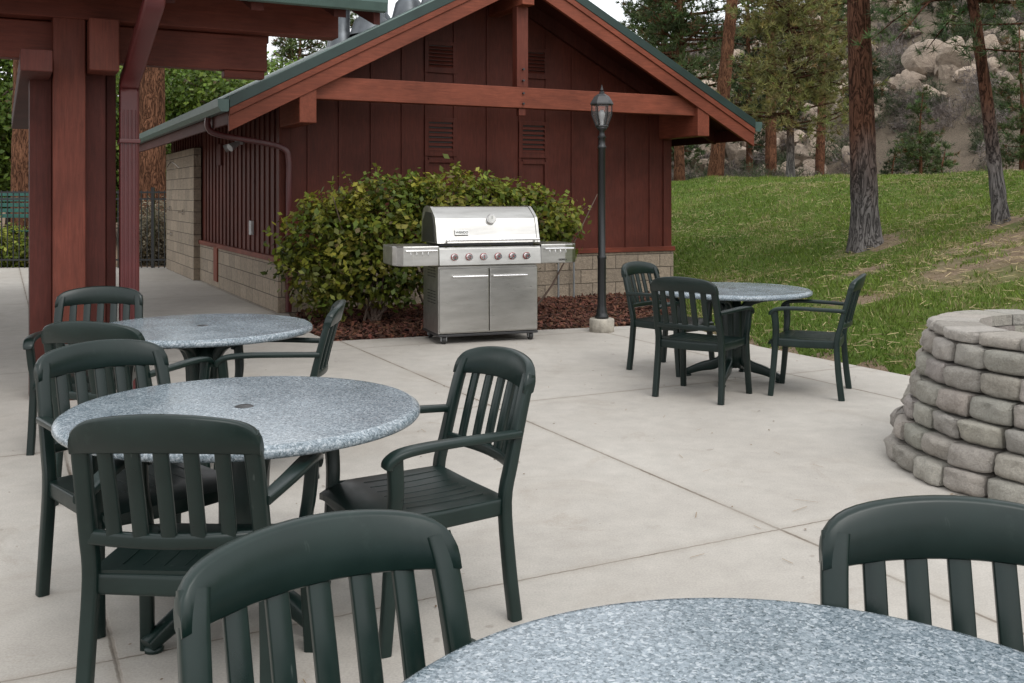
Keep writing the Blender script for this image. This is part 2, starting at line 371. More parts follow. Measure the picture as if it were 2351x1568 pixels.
cc=A([.085,.036,.023])*rng.uniform(.35,1.9,(n,1))*(1+rng.normal(0,.08,(n,3)))
V,F=chips(px,py,rng.uniform(-.02,.035,n),rng.uniform(.015,.04,n),rng.uniform(.008,.018,n),rng.uniform(.003,.008,n),n)
Acc().add(V,F,0,np.repeat(cc,6,axis=0)).obj('chips',m_mulch,bed)
# ------------------------------------------------------------------ foliage helpers
def leafquads(P,size,nrm,col,asp=.62):
    n=len(P); a=np.cross(nrm,rng.normal(size=(n,3))); a/=np.linalg.norm(a,axis=1,keepdims=True)+1e-9
    b=np.cross(nrm,a); b/=np.linalg.norm(b,axis=1,keepdims=True)+1e-9; s=np.asarray(size).reshape(-1,1)
    V=np.stack([P-a*s,P-b*s*asp,P+a*s,P+b*s*asp],1).reshape(-1,3); return V,np.arange(4*n).reshape(n,4),col
def tufts(P,D,L,w,nn,col,spread=.75):
    n=len(P); P=np.repeat(P,nn,0); D=np.repeat(D,nn,0); col=np.repeat(col,nn,0)*rng.uniform(.7,1.3,(n*nn,1))
    d=D+rng.normal(size=(n*nn,3))*spread; d/=np.linalg.norm(d,axis=1,keepdims=True)
    s=np.cross(d,rng.normal(size=(n*nn,3))); s/=np.linalg.norm(s,axis=1,keepdims=True)
    l=L*rng.uniform(.6,1.15,(n*nn,1)); V=np.stack([P-s*w,P+s*w,P+d*l],1).reshape(-1,3)
    return V,np.arange(3*n*nn).reshape(-1,3),col
def pine(x,y,h,r,c0,cr,nb,col,seed,lean=(0,0),L=.2,w=.012,nn=12,dens=9,barkm=None,top=.15,name='pine_tree',tuftjit=.12,full=1.0,wig=.1,dz=0.0):
    global rng; rng=np.random.default_rng(seed); z0=float(gz(x,y))-.08; a=Acc()
    T=np.linspace(0,1,12); tp=np.stack([lean[0]*T+wig*np.sin(T*5+seed)*T,lean[1]*T+wig*np.cos(T*4+seed)*T,T*h],-1)
    P=smoothpath(tp,6); Ti=np.linspace(0,1,len(P)); ri=r*(1-.8*Ti)*(1+.42*np.exp(-Ti*h/.28)); ri*=(1+.03*rng.normal(size=len(ri)))
    sweep(a,P,np.stack([2*ri,2*ri],-1),n=18,p=2,mat=0,caps=False)
    TP=[];TD=[];TC=[]
    for i in range(nb):
        f=rng.uniform(0,1); t=c0+(1-c0)*f; base=A([np.interp(t,Ti,P[:,k]) for k in range(3)])
        ln=cr*((1-f)**.75*(.95)+top)*rng.uniform(.55,1.12)*full; az=rng.uniform(0,2*math.pi); dx=A([math.cos(az),math.sin(az),0])
        up=rng.uniform(-.15,.25)+f*.35+dz
        m1=base+dx*ln*.5+A([0,0,ln*up*.3]); e=base+dx*ln+A([0,0,ln*up])+rng.normal(0,.06*ln,3)
        bp=smoothpath([base,m1,e],3); br=max(.006,.022*ln*r/.15) ; br=min(br,r*.4)
        sweep(a,bp,np.stack([np.linspace(br*2,br*.4,len(bp))]*2,-1),side=(0,0,1),n=5,p=2,mat=0,caps=False)
        k=max(3,int(dens*ln)); tt=rng.uniform(.25,1,k)**.8; pos=A([[np.interp(q,np.linspace(0,1,len(bp)),bp[:,c]) for c in range(3)] for q in tt])
        off=rng.normal(size=(k,3))*A([1,1,.55])*tuftjit*ln*(1.1-.4*tt)[:,None]; pos=pos+off
        d=off/(np.linalg.norm(off,axis=1,keepdims=True)+.01)*.5+dx*.6+A([0,0,.55])
        sh=rng.uniform(.5,1.35); cc=A(col)*sh*(1+rng.normal(0,.08,(k,3)))
        cc=np.where(rng.random((k,1))<.07,A([.16,.10,.05]),cc)
        TP.append(pos);TD.append(d);TC.append(np.clip(cc,.004,1))
    if TP:
        V,F,c=tufts(np.concatenate(TP),np.concatenate(TD),L,w,nn,np.concatenate(TC)); a.add(V,F,1,c)
    return a.obj(name,[barkm or m_bark,m_needle],loc=(x,y,z0))
def leafcloud(acc,ells,ncl,per,size,cols,seed,mat=1,clr=.16,upb=.6,org=(0,0,0)):
    global rng; rng=np.random.default_rng(seed); ells=A(ells,float); vol=np.prod(ells[:,3:],axis=1)**.67; pr=vol/vol.sum()
    k=rng.choice(len(ells),ncl,p=pr); d=rng.normal(size=(ncl,3)); d/=np.linalg.norm(d,axis=1,keepdims=True)
    rad=rng.uniform(.45,1.05,(ncl,1))**.6; cen=ells[k,:3]+d*ells[k,3:]*rad
    zlo=(ells[:,2]-ells[:,5]).min(); zhi=(ells[:,2]+ells[:,5]).max()
    cshade=rng.uniform(.55,1.3,ncl)*(.55+.6*(cen[:,2]-zlo)/(zhi-zlo))*(.6+.45*rad[:,0])  # random clump tone, plus painted shade: leaf colour darkens inward and downward
    ci=rng.integers(0,len(cols),ncl)
    P=np.repeat(cen,per,0)+rng.normal(size=(ncl*per,3))*clr*A([1,1,.7])
    nr=np.repeat(d,per,0)*.6+rng.normal(size=(ncl*per,3))*.6+A([0,-.1,upb])
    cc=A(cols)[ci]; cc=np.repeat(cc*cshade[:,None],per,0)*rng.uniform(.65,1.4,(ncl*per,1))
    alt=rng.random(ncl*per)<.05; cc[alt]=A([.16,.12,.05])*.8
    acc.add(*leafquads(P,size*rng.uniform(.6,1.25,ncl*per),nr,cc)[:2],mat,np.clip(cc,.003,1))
# ------------------------------------------------------------------ shrub in front of the building
sh=Acc(); ells=[(-2.12,11.85,.98,.62,.55,.55),(-1.45,12.0,1.24,.75,.55,.52),(-.65,12.15,1.28,.75,.55,.5),(.12,12.3,1.18,.62,.5,.48),(.42,12.4,1.1,.40,.4,.35),(-2.2,11.75,.55,.52,.45,.42),(-1.5,11.75,.6,.6,.45,.35)]
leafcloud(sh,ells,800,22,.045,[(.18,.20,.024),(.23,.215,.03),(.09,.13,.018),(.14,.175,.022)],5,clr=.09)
rng=np.random.default_rng(3)
for i in range(60):
    e=ells[rng.integers(0,6)]; d=rng.normal(size=3); d[2]=abs(d[2])*.6+.1; d/=np.linalg.norm(d); p0=A(e[:3])+d*A(e[3:])*.8; p1=p0+(d+A([0,0,.2]))*rng.uniform(.14,.30)
    sweep(sh,[p0,p1],[(.01,.01),(.004,.004)],n=5,p=2,mat=0,caps=False); k=14; t=rng.uniform(.2,1.05,(k,1)); P=p0+(p1-p0)*t+rng.normal(0,.03,(k,3))
    cc=A([.21,.22,.03])*rng.uniform(.5,1.25,(k,1)); V,F,c=leafquads(P,rng.uniform(.025,.045,k),rng.normal(size=(k,3))*.6+A([0,-.3,.7]),cc); sh.add(V,F,1,c)
for bx,by in ((-1.65,11.85),(-.9,12.05),(.1,12.3)):
    for i in range(9):
        e=ells[rng.integers(0,5)]; tip=A([bx+rng.normal(0,.45),by+rng.normal(0,.2),rng.uniform(1.0,1.6)])
        p=smoothpath([(bx+rng.normal(0,.05),by+rng.normal(0,.04),-.03),(bx+.3*(tip[0]-bx)+rng.normal(0,.05),by,.4),tip],3)
        sweep(sh,p,np.stack([np.linspace(.04,.012,len(p))]*2,-1),n=6,p=2,mat=0,caps=False)
sh.obj('leafy_shrub',[m_twig,m_leaf])
# ------------------------------------------------------------------ main building
B=empty('park_building',(Cn[0],Cn[1],0),ANG)
W,L=6.08,9.2; OH=.85; OV=1.0; SL=.525; ZE=2.62
def zr(u): return ZE+SL*(min(u,W-u)+OH)
ZA=zr(W/2)
a=Acc(); SZ=.70
top=[(0,0,SZ),(W,0,SZ),(W,0,zr(W)-.1),(W/2,0,ZA-.1),(0,0,zr(0)-.1)]
V=top+[(x,L,z) for x,_,z in top]
a.add(V,[(0,1,2,3,4),(9,8,7,6,5),(0,4,9,5),(1,6,7,2)]); a.obj('walls',m_wall,B)
bt=[]
for u in (.36,.78,1.22,1.66,2.0,2.43,2.94,3.45,3.89,4.33,4.8,5.28,5.72):
    zt=zr(u)-.12; 
    bt.append((u-.02,u+.02,-.022,0,SZ+.02,zt))
boxes('front_battens',bt,m_wall,B,.003)
boxes('side_battens',[(-.022,0,v-.02,v+.02,SZ+.02,zr(0)-.1) for v in np.arange(.3,5.5,.29)]+[(-.022,0,v-.02,v+.02,2.4,zr(0)-.1) for v in np.arange(5.7,L,.29)],m_wall,B,.003)
boxes('corner_boards',[(-.03,.0,-.03,.1,SZ,3.0),(.0,.12,-.03,.0,SZ,2.9),(W-.12,W,-.03,0,SZ,2.9),(W,W+.03,-.03,.1,SZ,3.0)],m_wall,B)
boxes('sill_trim',[(-.07,W+.07,-.075,0,SZ-.05,SZ+.02),(-.075,0,0,5.62,SZ-.051,SZ+.019),(W,W+.07,0,L,SZ-.05,SZ+.02)],wood('sill_red',(.15,.036,.02),(.5,.5,5)),B)
box('block_base_front',(-.05,W+.05,-.05,.1,-.3,SZ-.052),m_blkx,B,0)
box('block_base_side',(-.049,.1,.1,L,-.3,SZ-.053),m_blky,B,0)
box('block_base_right',(W-.1,W+.049,.1,L,-.3,SZ-.053),m_blky,B,0)
box('shower_wall',(-.16,-.03,5.62,8.9,-.2,2.36),m_blky,B,.01)
box('shower_wall_return',(-.155,-.03,5.6,5.62,-.2,2.355),m_blkx,B,0)
lv=[];fr=[]
def louver(u,z0,z1,w=.36):
    fr.extend([(u-w/2-.06,u-w/2,-.035,0,z0-.07,z1+.06),(u+w/2,u+w/2+.06,-.035,0,z0-.07,z1+.06),(u-w/2,u+w/2,-.034,0,z1,z1+.06),(u-w/2,u+w/2,-.034,0,z0-.07,z0)])
    n=6
    for i in range(n):
        z=z0+(i+.5)*(z1-z0)/n; lv.append((z,u,w))
for u in (2.216,3.67): louver(u,2.12,2.52); louver(u,3.27,3.58)
for u in (2.216,3.67):
    fr+= [(u-.24,u-.18,-.036,0,SZ+.02,2.0),(u+.18,u+.24,-.036,0,SZ+.02,2.0),(u-.18,u+.18,-.035,0,1.96,2.02)]
boxes('louver_frames',fr,m_wall,B)
a=Acc()
for z,u,w in lv:
    V=[(u-w/2,-.036,z-.03),(u+w/2,-.036,z-.03),(u+w/2,-.005,z+.008),(u-w/2,-.005,z+.008),(u-w/2,-.036,z-.020),(u+w/2,-.036,z-.020),(u+w/2,-.004,z+.018),(u-w/2,-.004,z+.018)]
    a.add(V,[(0,3,2,1),(4,5,6,7),(0,1,5,4),(1,2,6,5),(2,3,7,6),(3,0,4,7)])
a.obj('louver_slats',m_wall,B)
boxes('louver_backs',[(u-w/2,u+w/2,-.003,0,z-.04,z+.04) for z,u,w in lv],m_black,B,0)
for nm,s in (('roof_left',1),('roof_right',-1)):
    a=Acc(); u0=-OH if s==1 else W+OH
    P=[(u0,ZE),(W/2,ZA),(W/2,ZA-.07),(u0,ZE-.07)]
    if s==-1: P=[(u0,ZE),(W/2,ZA),(W/2,ZA-.071),(u0,ZE-.071)]
    V=[(p[0],-OV,p[1]) for p in P]+[(p[0],L+.6,p[1]) for p in P]
    a.add(V,[(0,1,2,3),(7,6,5,4),(0,4,5,1),(1,5,6,2),(2,6,7,3),(3,7,4,0)])
    a.obj(nm,[m_roof],B)
    a=Acc()
    for v in np.arange(-OV+.35,L+.6,.42):
        sweep(a,[(u0,v,ZE+.012),(W/2-s*.02,v,ZA+.012)],(.03,.04),side=(0,1,0),n=6,p=6)
    a.obj(nm+'_seams',m_roof,B)
    a=Acc(); a.add([(u0,-OV+.06,ZE-.075),(W/2,-OV+.06,ZA-.075),(W/2,L+.5,ZA-.075),(u0,L+.5,ZE-.075),(u0,-OV+.06,ZE-.10),(W/2,-OV+.06,ZA-.10),(W/2,L+.5,ZA-.10),(u0,L+.5,ZE-.10)],[(0,1,2,3),(7,6,5,4),(0,4,5,1),(2,6,7,3)])
    a.obj(nm+'_soffit',m_beamd,B)
    def rake(name,h0,h1,v0,v1,mat,ext=0):
        a=Acc(); P=[(u0-s*ext,ZE-h0-ext*SL),(W/2,ZA-h0),(W/2,ZA-h1),(u0-s*ext,ZE-h1-ext*SL)]
        V=[(p[0],v0,p[1]) for p in P]+[(p[0],v1,p[1]) for p in P]
        a.add(V,[(0,1,2,3),(7,6,5,4),(0,4,5,1),(1,5,6,2),(2,6,7,3),(3,7,4,0)]); a.obj(name,mat,B,.004)
    rake(nm+'_rake_trim',-.03,.10,-OV-.03,-OV-.002,m_green)
    rake(nm+'_barge_upper',.102,.185,-OV-.022,-OV+.03,m_beam)
    rake(nm+'_barge_lower',.187,.37,-OV+.0,-OV+.06,m_beam)
    rake(nm+'_rafter_inner',.10,.30,-.10,-.025,m_beamd)
boxes('tie_beam',[(.12,W-.12,-OV+.10,-OV+.24,2.68,2.96)],m_beam,B,.008)
boxes('king_post',[(W/2-.085,W/2+.085,-OV+.11,-OV+.25,2.962,ZA-.3),(W/2-.05,W/2+.05,-OV+.12,-OV+.2,2.58,2.678)],m_beamv,B,.006)
boxes('ridge_beam_end',[(W/2-.09,W/2+.09,-OV-.06,-.0,ZA-.62,ZA-.24)],m_beam,B,.01)
boxes('purlins',[(-.02,.19,-OV+.02,0,2.38,2.80),(W-.19,W+.02,-OV+.02,0,2.38,2.80)],wood('red_beam_v',REDL,(5,.5,5)),B,.01)
a=Acc()
for z in (2.74,2.88,3.05,3.2): cyl_y(a,W/2,-OV+.07,-OV+.12,z,.014,10)
a.obj('truss_bolts',m_dark,B)
def gutter(a,u,v0,v1,z,s):
    prof=[(0,0),(0,-.13),(s*.02,-.145),(s*.09,-.145),(s*.125,-.09),(s*.13,0),(s*.115,0),(s*.11,-.08),(s*.02,-.13)]
    V=[(u+p[0],v0,z+p[1]) for p in prof]+[(u+p[0],v1,z+p[1]) for p in prof]; n=len(prof)
    F=[(i,i+n,(i+1)%n+n,(i+1)%n) for i in range(n)]; a.add(V,F)
    e=[(0,0),(0,-.13),(s*.02,-.145),(s*.09,-.145),(s*.125,-.09),(s*.13,0)]
    for v in (v0-.002,v0+.01,v1):
        a.add([(u+p[0],v,z+p[1]) for p in e],[tuple(range(6))])
a=Acc(); gutter(a,-OH-.005,-OV-.02,L+.6,ZE-.0,-1); gutter(a,W+OH+.005,-OV-.02,L+.6,ZE,1); a.obj('gutters',m_gut,B,.003)
boxes('eave_fascia',[(-OH,-OH+.04,-OV+.07,L+.5,ZE-.28,ZE-.102),(W+OH-.04,W+OH,-OV+.07,L+.5,ZE-.28,ZE-.102)],m_beamd,B)
a=Acc(); sweep(a,smoothpath([(-.9,.05,2.5),(-.9,.05,2.36),(-.78,.03,2.27),(-.2,-.06,2.17),(.02,-.1,2.1),(.075,-.1,1.95),(.075,-.1,1.5),(.075,-.1,0.02)],4),(.085,.07),side=(0,1,0),n=12,p=6)
a.obj('downspout',m_spout,B)
boxes('wall_fittings',[(-.06,-.02,1.45,1.6,.95,1.15)],m_gray,B)
a=Acc()
for dv in (-.12,.12):
    sweep(a,[(-.10,2.2+dv,2.28),(-.24,2.2+dv*1.5,2.2)],[(.06,.06),(.12,.12)],n=12,p=2)
cyl_x(a,-.12,-.02,2.2,2.32,.06); a.obj('flood_light',m_gray,B)
boxes('side_louver',[(-.045,-.0,3.75,4.1,2.0,2.35)],m_beamd,B)
boxes('access_hatch',[(-.075,-.05,3.9,4.2,.1,.69)],m_beam,B)
a=Acc()
for v,z in ((8.2,1.25),(6.6,1.2),(8.0,.75)):
    cyl_x(a,-.2,-.15,v,z,.05); cyl_x(a,-.27,-.2,v,z,.02)
sweep(a,smoothpath([(-.16,7.2,2.05),(-.3,7.2,2.15),(-.38,7.2,2.05)],4),(.02,.02),side=(0,1,0),n=8,p=2); a.obj('shower_fittings',m_chrome,B)
a=Acc()
for u,v,r,h in ((1.75,3.0,.13,1.5),(2.15,2.7,.21,1.15),(2.45,3.1,.12,1.9),(2.6,2.2,.16,1.5),(2.8,1.7,.11,1.7),(2.2,4.6,.14,1.6)):
    z=zr(u)-.1; lathe(a,[(r*1.7,z),(r*1.3,z+.25),(r,z+.3),(r,z+h*.55),(r*1.12,z+h*.56),(r*1.12,z+h*.6),(r,z+h*.61),(r,z+h),(r*1.4,z+h+.02),(r*1.4,z+h+.22),(.01,z+h+.3)],20,(u,v,0))
a.obj('roof_vent_stacks',m_stack,B)
a=Acc()
for u in (4.02,4.28): sweep(a,[(u,-.14,.0),(u,-.14,.66)],(.03,.03),n=8,p=2)
a.obj('gas_pipes',m_steelg,B)
# ------------------------------------------------------------------ pavilion
P0=empty('pavilion',(-3.05,7.6,0),ANG)
boxes('post_core',[(-.40,-.18,-.14,.1,0,3.0)],m_beamv,P0,.008)
boxes('post_flanks',[(-.55,-.402,-.02,.3,0,2.5),(-.178,-.03,.0,.28,0,2.5),(-.4,-.18,.102,.34,0,2.6),(-.02,.05,.08,.26,0,2.5)],m_beamd,P0,.006)  # flanks coloured darker than the core, shade put into the wood colour
boxes('knee_block',[(-.17,.035,-.34,-.02,2.41,2.79)],m_beamv,P0,.008)
m_beam2=wood('red_beam_pavilion',(.12,.029,.018),(.5,5,5),.6)
boxes('lower_beams',[(-8,1.19,-.005,.14,2.51,2.79),(.85,1.17,.0,.13,2.45,2.508)],m_beam2,P0,.008)
boxes('upper_beams',[(-8,1.74,-.16,.02,2.80,3.06),(-8,1.3,.4,.55,2.80,3.06)],m_beam2,P0,.008)
boxes('cross_beam',[(-.62,-.42,-.6,6,2.35,2.50)],m_beamd,P0,.008)  # shaded beam, its shade painted in with the darker red
def slab(a,u0,u1,pts):
    V=[(u0,p[0],p[1]) for p in pts]+[(u1,p[0],p[1]) for p in pts]; n=len(pts)
    a.add(V,[(0,1,2,3),(7,6,5,4)]+[(i,i+n,(i+1)%n+n,(i+1)%n) for i in range(n)])
e0=-.86; ez=3.05; SP=.36
def zp(v): return ez+SP*(v-e0)
a=Acc(); slab(a,-8,1.86,[(e0,zp(e0)),(5,zp(5)),(5,zp(5)-.06),(e0,zp(e0)-.06)]); slab(a,-8,1.86,[(5,zp(5)),(8,zp(5)-.9),(8,zp(5)-.96),(5,zp(5)-.06)]); a.obj('roof',m_roof,P0)
a=Acc()
for u in np.arange(-7.8,1.9,.62): slab(a,u,u+.09,[(e0+.03,zp(e0)-.063),(5,zp(5)-.063),(5,zp(5)-.22),(e0+.03,zp(e0)-.2)])
slab(a,1.80,1.85,[(e0,zp(e0)-.062),(5,zp(5)-.062),(5,zp(5)-.3),(e0,zp(e0)-.24)])
a.obj('rafters',m_beamd,P0)
a=Acc(); slab(a,-8,1.8,[(e0+.04,zp(e0)-.064),(5,zp(5)-.075),(5,zp(5)-.09),(e0+.04,zp(e0)-.08)]); slab(a,-8,1.8,[(5,zp(5)-.07),(7.95,zp(5)-.97),(7.95,zp(5)-1.0),(5,zp(5)-.1)]); a.obj('roof_decking',m_beamd,P0)
a=Acc(); prof=[(0,0),(0,-.13),(-.02,-.15),(-.09,-.15),(-.125,-.09),(-.13,0)]
V=[(-8,e0+p[0],ez-.0+p[1]) for p in prof]+[(1.87,e0+p[0],ez+p[1]) for p in prof]
a.add(V,[(i,i+6,(i+1)%6+6,(i+1)%6) for i in range(5)]+[(0,1,2,3,4,5),(6,7,8,9,10,11)]); a.obj('gutter',m_gut,P0,.003)
a=Acc()
sweep(a,smoothpath([(.2,e0-.06,2.93),(.2,e0-.06,2.84),(.18,e0+.1,2.72),(.15,-.3,2.48),(.13,-.1,2.36),(.13,-.06,2.2),(.13,-.06,1.4),(.13,-.06,.02)],4),(.14,.1),side=(1,0,0),n=16,p=7)
for du in (-.045,-.015,.015,.045): sweep(a,[(.13+du,-.112,2.15),(.13+du,-.112,.03)],(.012,.012),n=6,p=2)
boxes('downspout_straps',[(.055,.205,-.13,.06,z,z+.03) for z in (.5,1.9)],m_spout,P0)
a.obj('downspout',m_spout,P0)
boxes('other_posts',[(-7.2,-6.9,-.1,.2,0,2.5),(-7.2,-6.9,5,5.3,0,2.6)],m_beamd,P0)
# ------------------------------------------------------------------ chairs
def chair_mesh():
    a=Acc()
    yb=lambda z:-.255-(.19*np.clip((z-.42)/.48,0,1)**1.25)*.62
    bow=lambda x:-.045*(1-min(1,(x/.25)**2))
    for s in (-1,1):
        pts=[(s*.262,-.285,0),(s*.258,-.262,.2),(s*.250,-.25,.42),(s*.246,yb(.55),.55),(s*.242,yb(.7),.7),(s*.238,yb(.80),.80),(s*.232,yb(.855)-.004,.855)]
        p=smoothpath(pts,4); w=np.linspace(0,1,len(p)); sweep(a,p,np.stack([.042+.010*w,.046-.014*w],-1),side=(1,0,0),n=12,p=5)
        p=smoothpath([(s*.258,yb(.66)+.0,.655),(s*.280,-.1,.662),(s*.290,.06,.664),(s*.290,.17,.655),(s*.286,.215,.632),(s*.284,.222,.612)],4)
        w=np.linspace(0,1,len(p)); sweep(a,p,np.stack([.040+.022*np.sin(w*2.6),np.full(len(p),.028)],-1),side=(1,0,0),n=12,p=4)
        p=smoothpath([(s*.286,.195,.645),(s*.275,.185,.52),(s*.262,.19,.42),(s*.266,.205,.2),(s*.272,.225,0)],4)
        w=np.linspace(0,1,len(p)); sweep(a,p,np.stack([.042+.0*w,.052-.012*w],-1),side=(1,0,0),n=12,p=5)
        sweep(a,[(s*.248,-.25,.405),(s*.252,0,.400),(s*.255,.2,.405)],(.022,.06),side=(1,0,0),n=12,p=5)
    u=np.sin(np.linspace(-math.pi/2,math.pi/2,25)); xs_=u*.2625; V=[];F=[]
    for x in xs_:
        q=abs(x)/.2625; zt=.882+.036*(1-q*q)-.055*(1-(1-q**10)**.5) ; zb=.792+.016*(1-q*q)
        th=.017+.004*q**6
        for (zz,yo) in ((zb,.6*th),(zb+.005,th),(zt-.008,th),(zt-.002,.75*th),(zt,0),(zt-.002,-.75*th),(zt-.008,-th),(zb+.005,-th),(zb,-.6*th)):
            V.append((x,yb(zz)+bow(x)+yo,zz))
    n=9
    for i in range(24):
        for j in range(n): F.append((i*n+j,(i+1)*n+j,(i+1)*n+(j+1)%n,i*n+(j+1)%n))
    a.add(V,A(F),smooth=True); a.add(V,[tuple(range(9)),tuple(range(216,225))[::-1]])
    xs_=np.linspace(-.247,.247,15)
    sweep(a,[(x,yb(.545)+bow(x),.545) for x in xs_],(.042,.028),side=(0,0,1),n=12,p=4)
    for x in (-.164,-.082,0,.082,.164):
        zz=np.linspace(.545,.81,7); sweep(a,[(x*(1-.02),yb(z)+bow(x),z) for z in zz],(.042,.018),side=(1,0,0),n=10,p=6)
    nx_,ny_=15,15; X,Yy=np.meshgrid(np.linspace(-.255,.255,nx_),np.linspace(-.25,.245,ny_))
    ed=np.maximum(np.abs(X)/.255,0)**6; fr_=np.clip((Yy-.12)/.125,0,1)
    Zt=.443-.016*(1-(X/.26)**2)*(1-((Yy+.03)/.28)**2)-.035*fr_**2-.008*ed
    top=np.stack([X,Yy,Zt],-1).reshape(-1,3); bot=top-A([0,0,.022]); i=np.arange(nx_*ny_).reshape(ny_,nx_)
    F1=np.stack([i[:-1,:-1],i[:-1,1:],i[1:,1:],i[1:,:-1]],-1).reshape(-1,4)
    a.add(top,F1,smooth=True); a.add(bot,F1[:,::-1],smooth=True)
    per=list(i[0,:])+list(i[1:,-1])+list(i[-1,-2::-1])+list(i[-2:0:-1,0]); m=len(per)
    V=np.concatenate([top[per],bot[per]]); a.add(V,[(j,j+m,(j+1)%m+m,(j+1)%m) for j in range(m)],smooth=True)
    for x in np.linspace(-.18,.18,7):
        yy=np.linspace(-.2,.1,5); sweep(a,[(x,y,.4435-.016*(1-(x/.26)**2)*(1-((y+.03)/.28)**2)) for y in yy],(.004,.002),side=(1,0,0),n=6,p=2)
    sweep(a,[(-.25,.215,.388),(0,.225,.380),(.25,.215,.388)],(.055,.022),side=(0,0,1),n=12,p=5)
    sweep(a,[(-.25,-.245,.40),(0,-.25,.395),(.25,-.245,.40)],(.06,.022),side=(0,0,1),n=12,p=5)
    return a.mesh('patio_armchair',m_chair)
cm=chair_mesh()
def chair(x,y,deg,sc=1.0):
    o=bpy.data.objects.new('patio_armchair',cm); bpy.context.scene.collection.objects.link(o)
    o.location=(x,y,0); o.rotation_euler[2]=math.radians(deg-90); o.scale=(sc,sc,sc)
for x,y,d in ((1.40,8.66,-42),(1.45,7.58,55),(2.26,7.69,156),
              (-.37,3.62,212),(-.94,3.09,89),(-1.38,3.76,-44),
              (-.125,1.48,-55),(.80,1.53,-98),
              (-2.57,6.08,-78),(-1.91,5.08,78),(-1.36,5.55,187)):
    chair(x,y,d)
# ------------------------------------------------------------------ tables
def table(x,y,rot):
    T=empty('round_patio_table',(x,y,0),math.radians(rot)); R=.632
    a=Acc(); lathe(a,[(.02,.742),(R-.03,.742),(R-.02,.7415),(R-.004,.731),(R,.722),(R,.712),(R-.006,.704),(R-.03,.700),(.02,.700)],96)
    me=a.obj('table_top',m_table,T)
    a=Acc(); lathe(a,[(.001,.7455),(.026,.7455),(.034,.7425)],24); a.obj('umbrella_hole_cap',m_dark,T)
    a=Acc()
    for k in range(4):
        an=k*math.pi/2+.785; c,s=math.cos(an),math.sin(an)
        pr=[(.40,.025),(.36,.045),(.26,.085),(.15,.115),(.085,.17),(.075,.30),(.075,.45),(.085,.56),(.14,.635),(.26,.672),(.36,.682)]
        p=smoothpath([(r*c,r*s,z) for r,z in pr],3); t=np.linspace(0,1,len(p))
        sweep(a,p,np.stack([.052+0*t,.05+.035*np.exp(-((t-.3)/.15)**2)+.02*np.exp(-((t-.75)/.12)**2)],-1),side=(-s,c,0),n=12,p=4)
        lathe(a,[(.001,0),(.03,0),(.032,.012),(.02,.02),(.001,.02)],12,(.375*c,.375*s,0))
    lathe(a,[(.001,.10),(.075,.10),(.085,.2),(.085,.55),(.06,.66),(.001,.66)],20)
    lathe(a,[(.001,.676),(.20,.676),(.20,.699),(.001,.699)],24)
    a.obj('pedestal_base',m_chair,T)
table(1.81,8.22,20); table(-.965,3.61,10); table(-1.81,5.86,30); table(.375,1.28,0)
# ------------------------------------------------------------------ grill
G=empty('gas_grill',(-.235,10.27,0),math.radians(20)); hw=.535
boxes('cabinet',[(-hw,hw,.02,.60,.10,.79)],m_inox,G,.006)
boxes('doors',[(-hw+.005,-.004,-.012,.018,.115,.765),(.004,hw-.005,-.012,.018,.115,.765)],m_inox,G,.008)
boxes('base_trim',[(-hw-.004,hw+.004,.0,.604,.075,.098)],m_dark,G,.004)
a=Acc()
for s in (-1,1):
    cyl_x(a,min(s*.03,s*.40),max(s*.03,s*.40),-.05,.685,.011)
    for xx in (s*.06,s*.37): cyl_y(a,xx,-.05,-.01,.685,.008)
a.obj('door_handles',m_chrome,G)
a=Acc(); extrude_x(a,[(-.07,.80),(.1,.80),(.1,.985),(-.035,.985),(-.055,.97)],-hw-.01,hw+.01); a.obj('control_panel',m_inox,G,.006)
kn=Acc();kr=Acc()
for i in range(6):
    x=-.39+i*.155-.0; 
    cyl_y(kr,x,-.078,-.066,.885,.036,24); cyl_y(kn,x,-.115,-.0785,.885,.027,24); cyl_y(kr,x,-.118,-.1155,.885,.012,12)
    kn.add(*boxg(x-.005,x+.005,-.128,-.1155,.862,.908))
    cyl_y(kn,x,-.0785,-.0775,.885,.032,24)
kn.obj('burner_knobs',m_chrome,G); kr.obj('knob_bezels',m_redknob,G)
boxes('firebox',[(-.51,.51,.05,.58,.99,1.02)],m_dark,G)
pr=[(-.01,1.022)]+[(.02,1.10),(.05,1.20),(.075,1.27)]
for t in np.linspace(0,1,9): pr.append((.075+.19*math.sin(t*math.pi/2)*1.0,1.27+.115*(1-(1-t)**2)))
pr+= [(.42,1.392),(.52,1.36),(.57,1.28),(.59,1.15),(.59,1.022)]
a=Acc(); extrude_x(a,pr,-.525,.525,0,1); a.obj('lid',[m_inox,m_dark],G,.004)
a=Acc()
for x in (-.555,.527): extrude_x(a,[(p[0]*1.0-(0.008 if p[0]<.3 else -.008),p[1]+(.006 if p[1]>1.05 else 0)) for p in pr],x,x+.028)
a.obj('lid_end_bands',m_inox,G,.004)
a=Acc(); extrude_x(a,[(.08,1.03),(.12,1.22),(.2,1.33),(.42,1.34),(.53,1.24),(.55,1.03)],-.560,-.556); extrude_x(a,[(.08,1.03),(.12,1.22),(.2,1.33),(.42,1.34),(.53,1.24),(.55,1.03)],.556,.560); a.obj('lid_end_panels',m_dark,G)
a=Acc(); cyl_x(a,-.47,.53,-.06,1.055,.014)
for x in (-.45,.5): cyl_y(a,x,-.06,.0,1.055,.012)
a.obj('lid_handle',m_chrome,G)
a=Acc(); cyl_y(a,.04,.028,.06,1.265,.048,28); a.obj('thermometer_bezel',m_chrome,G)
a=Acc(); cyl_y(a,.04,.024,.0275,1.265,.038,28); a.obj('thermometer_face',m_white,G)
boxes('thermometer_needle',[(.038,.042,.020,.0235,1.265,1.295)],m_black,G,0)
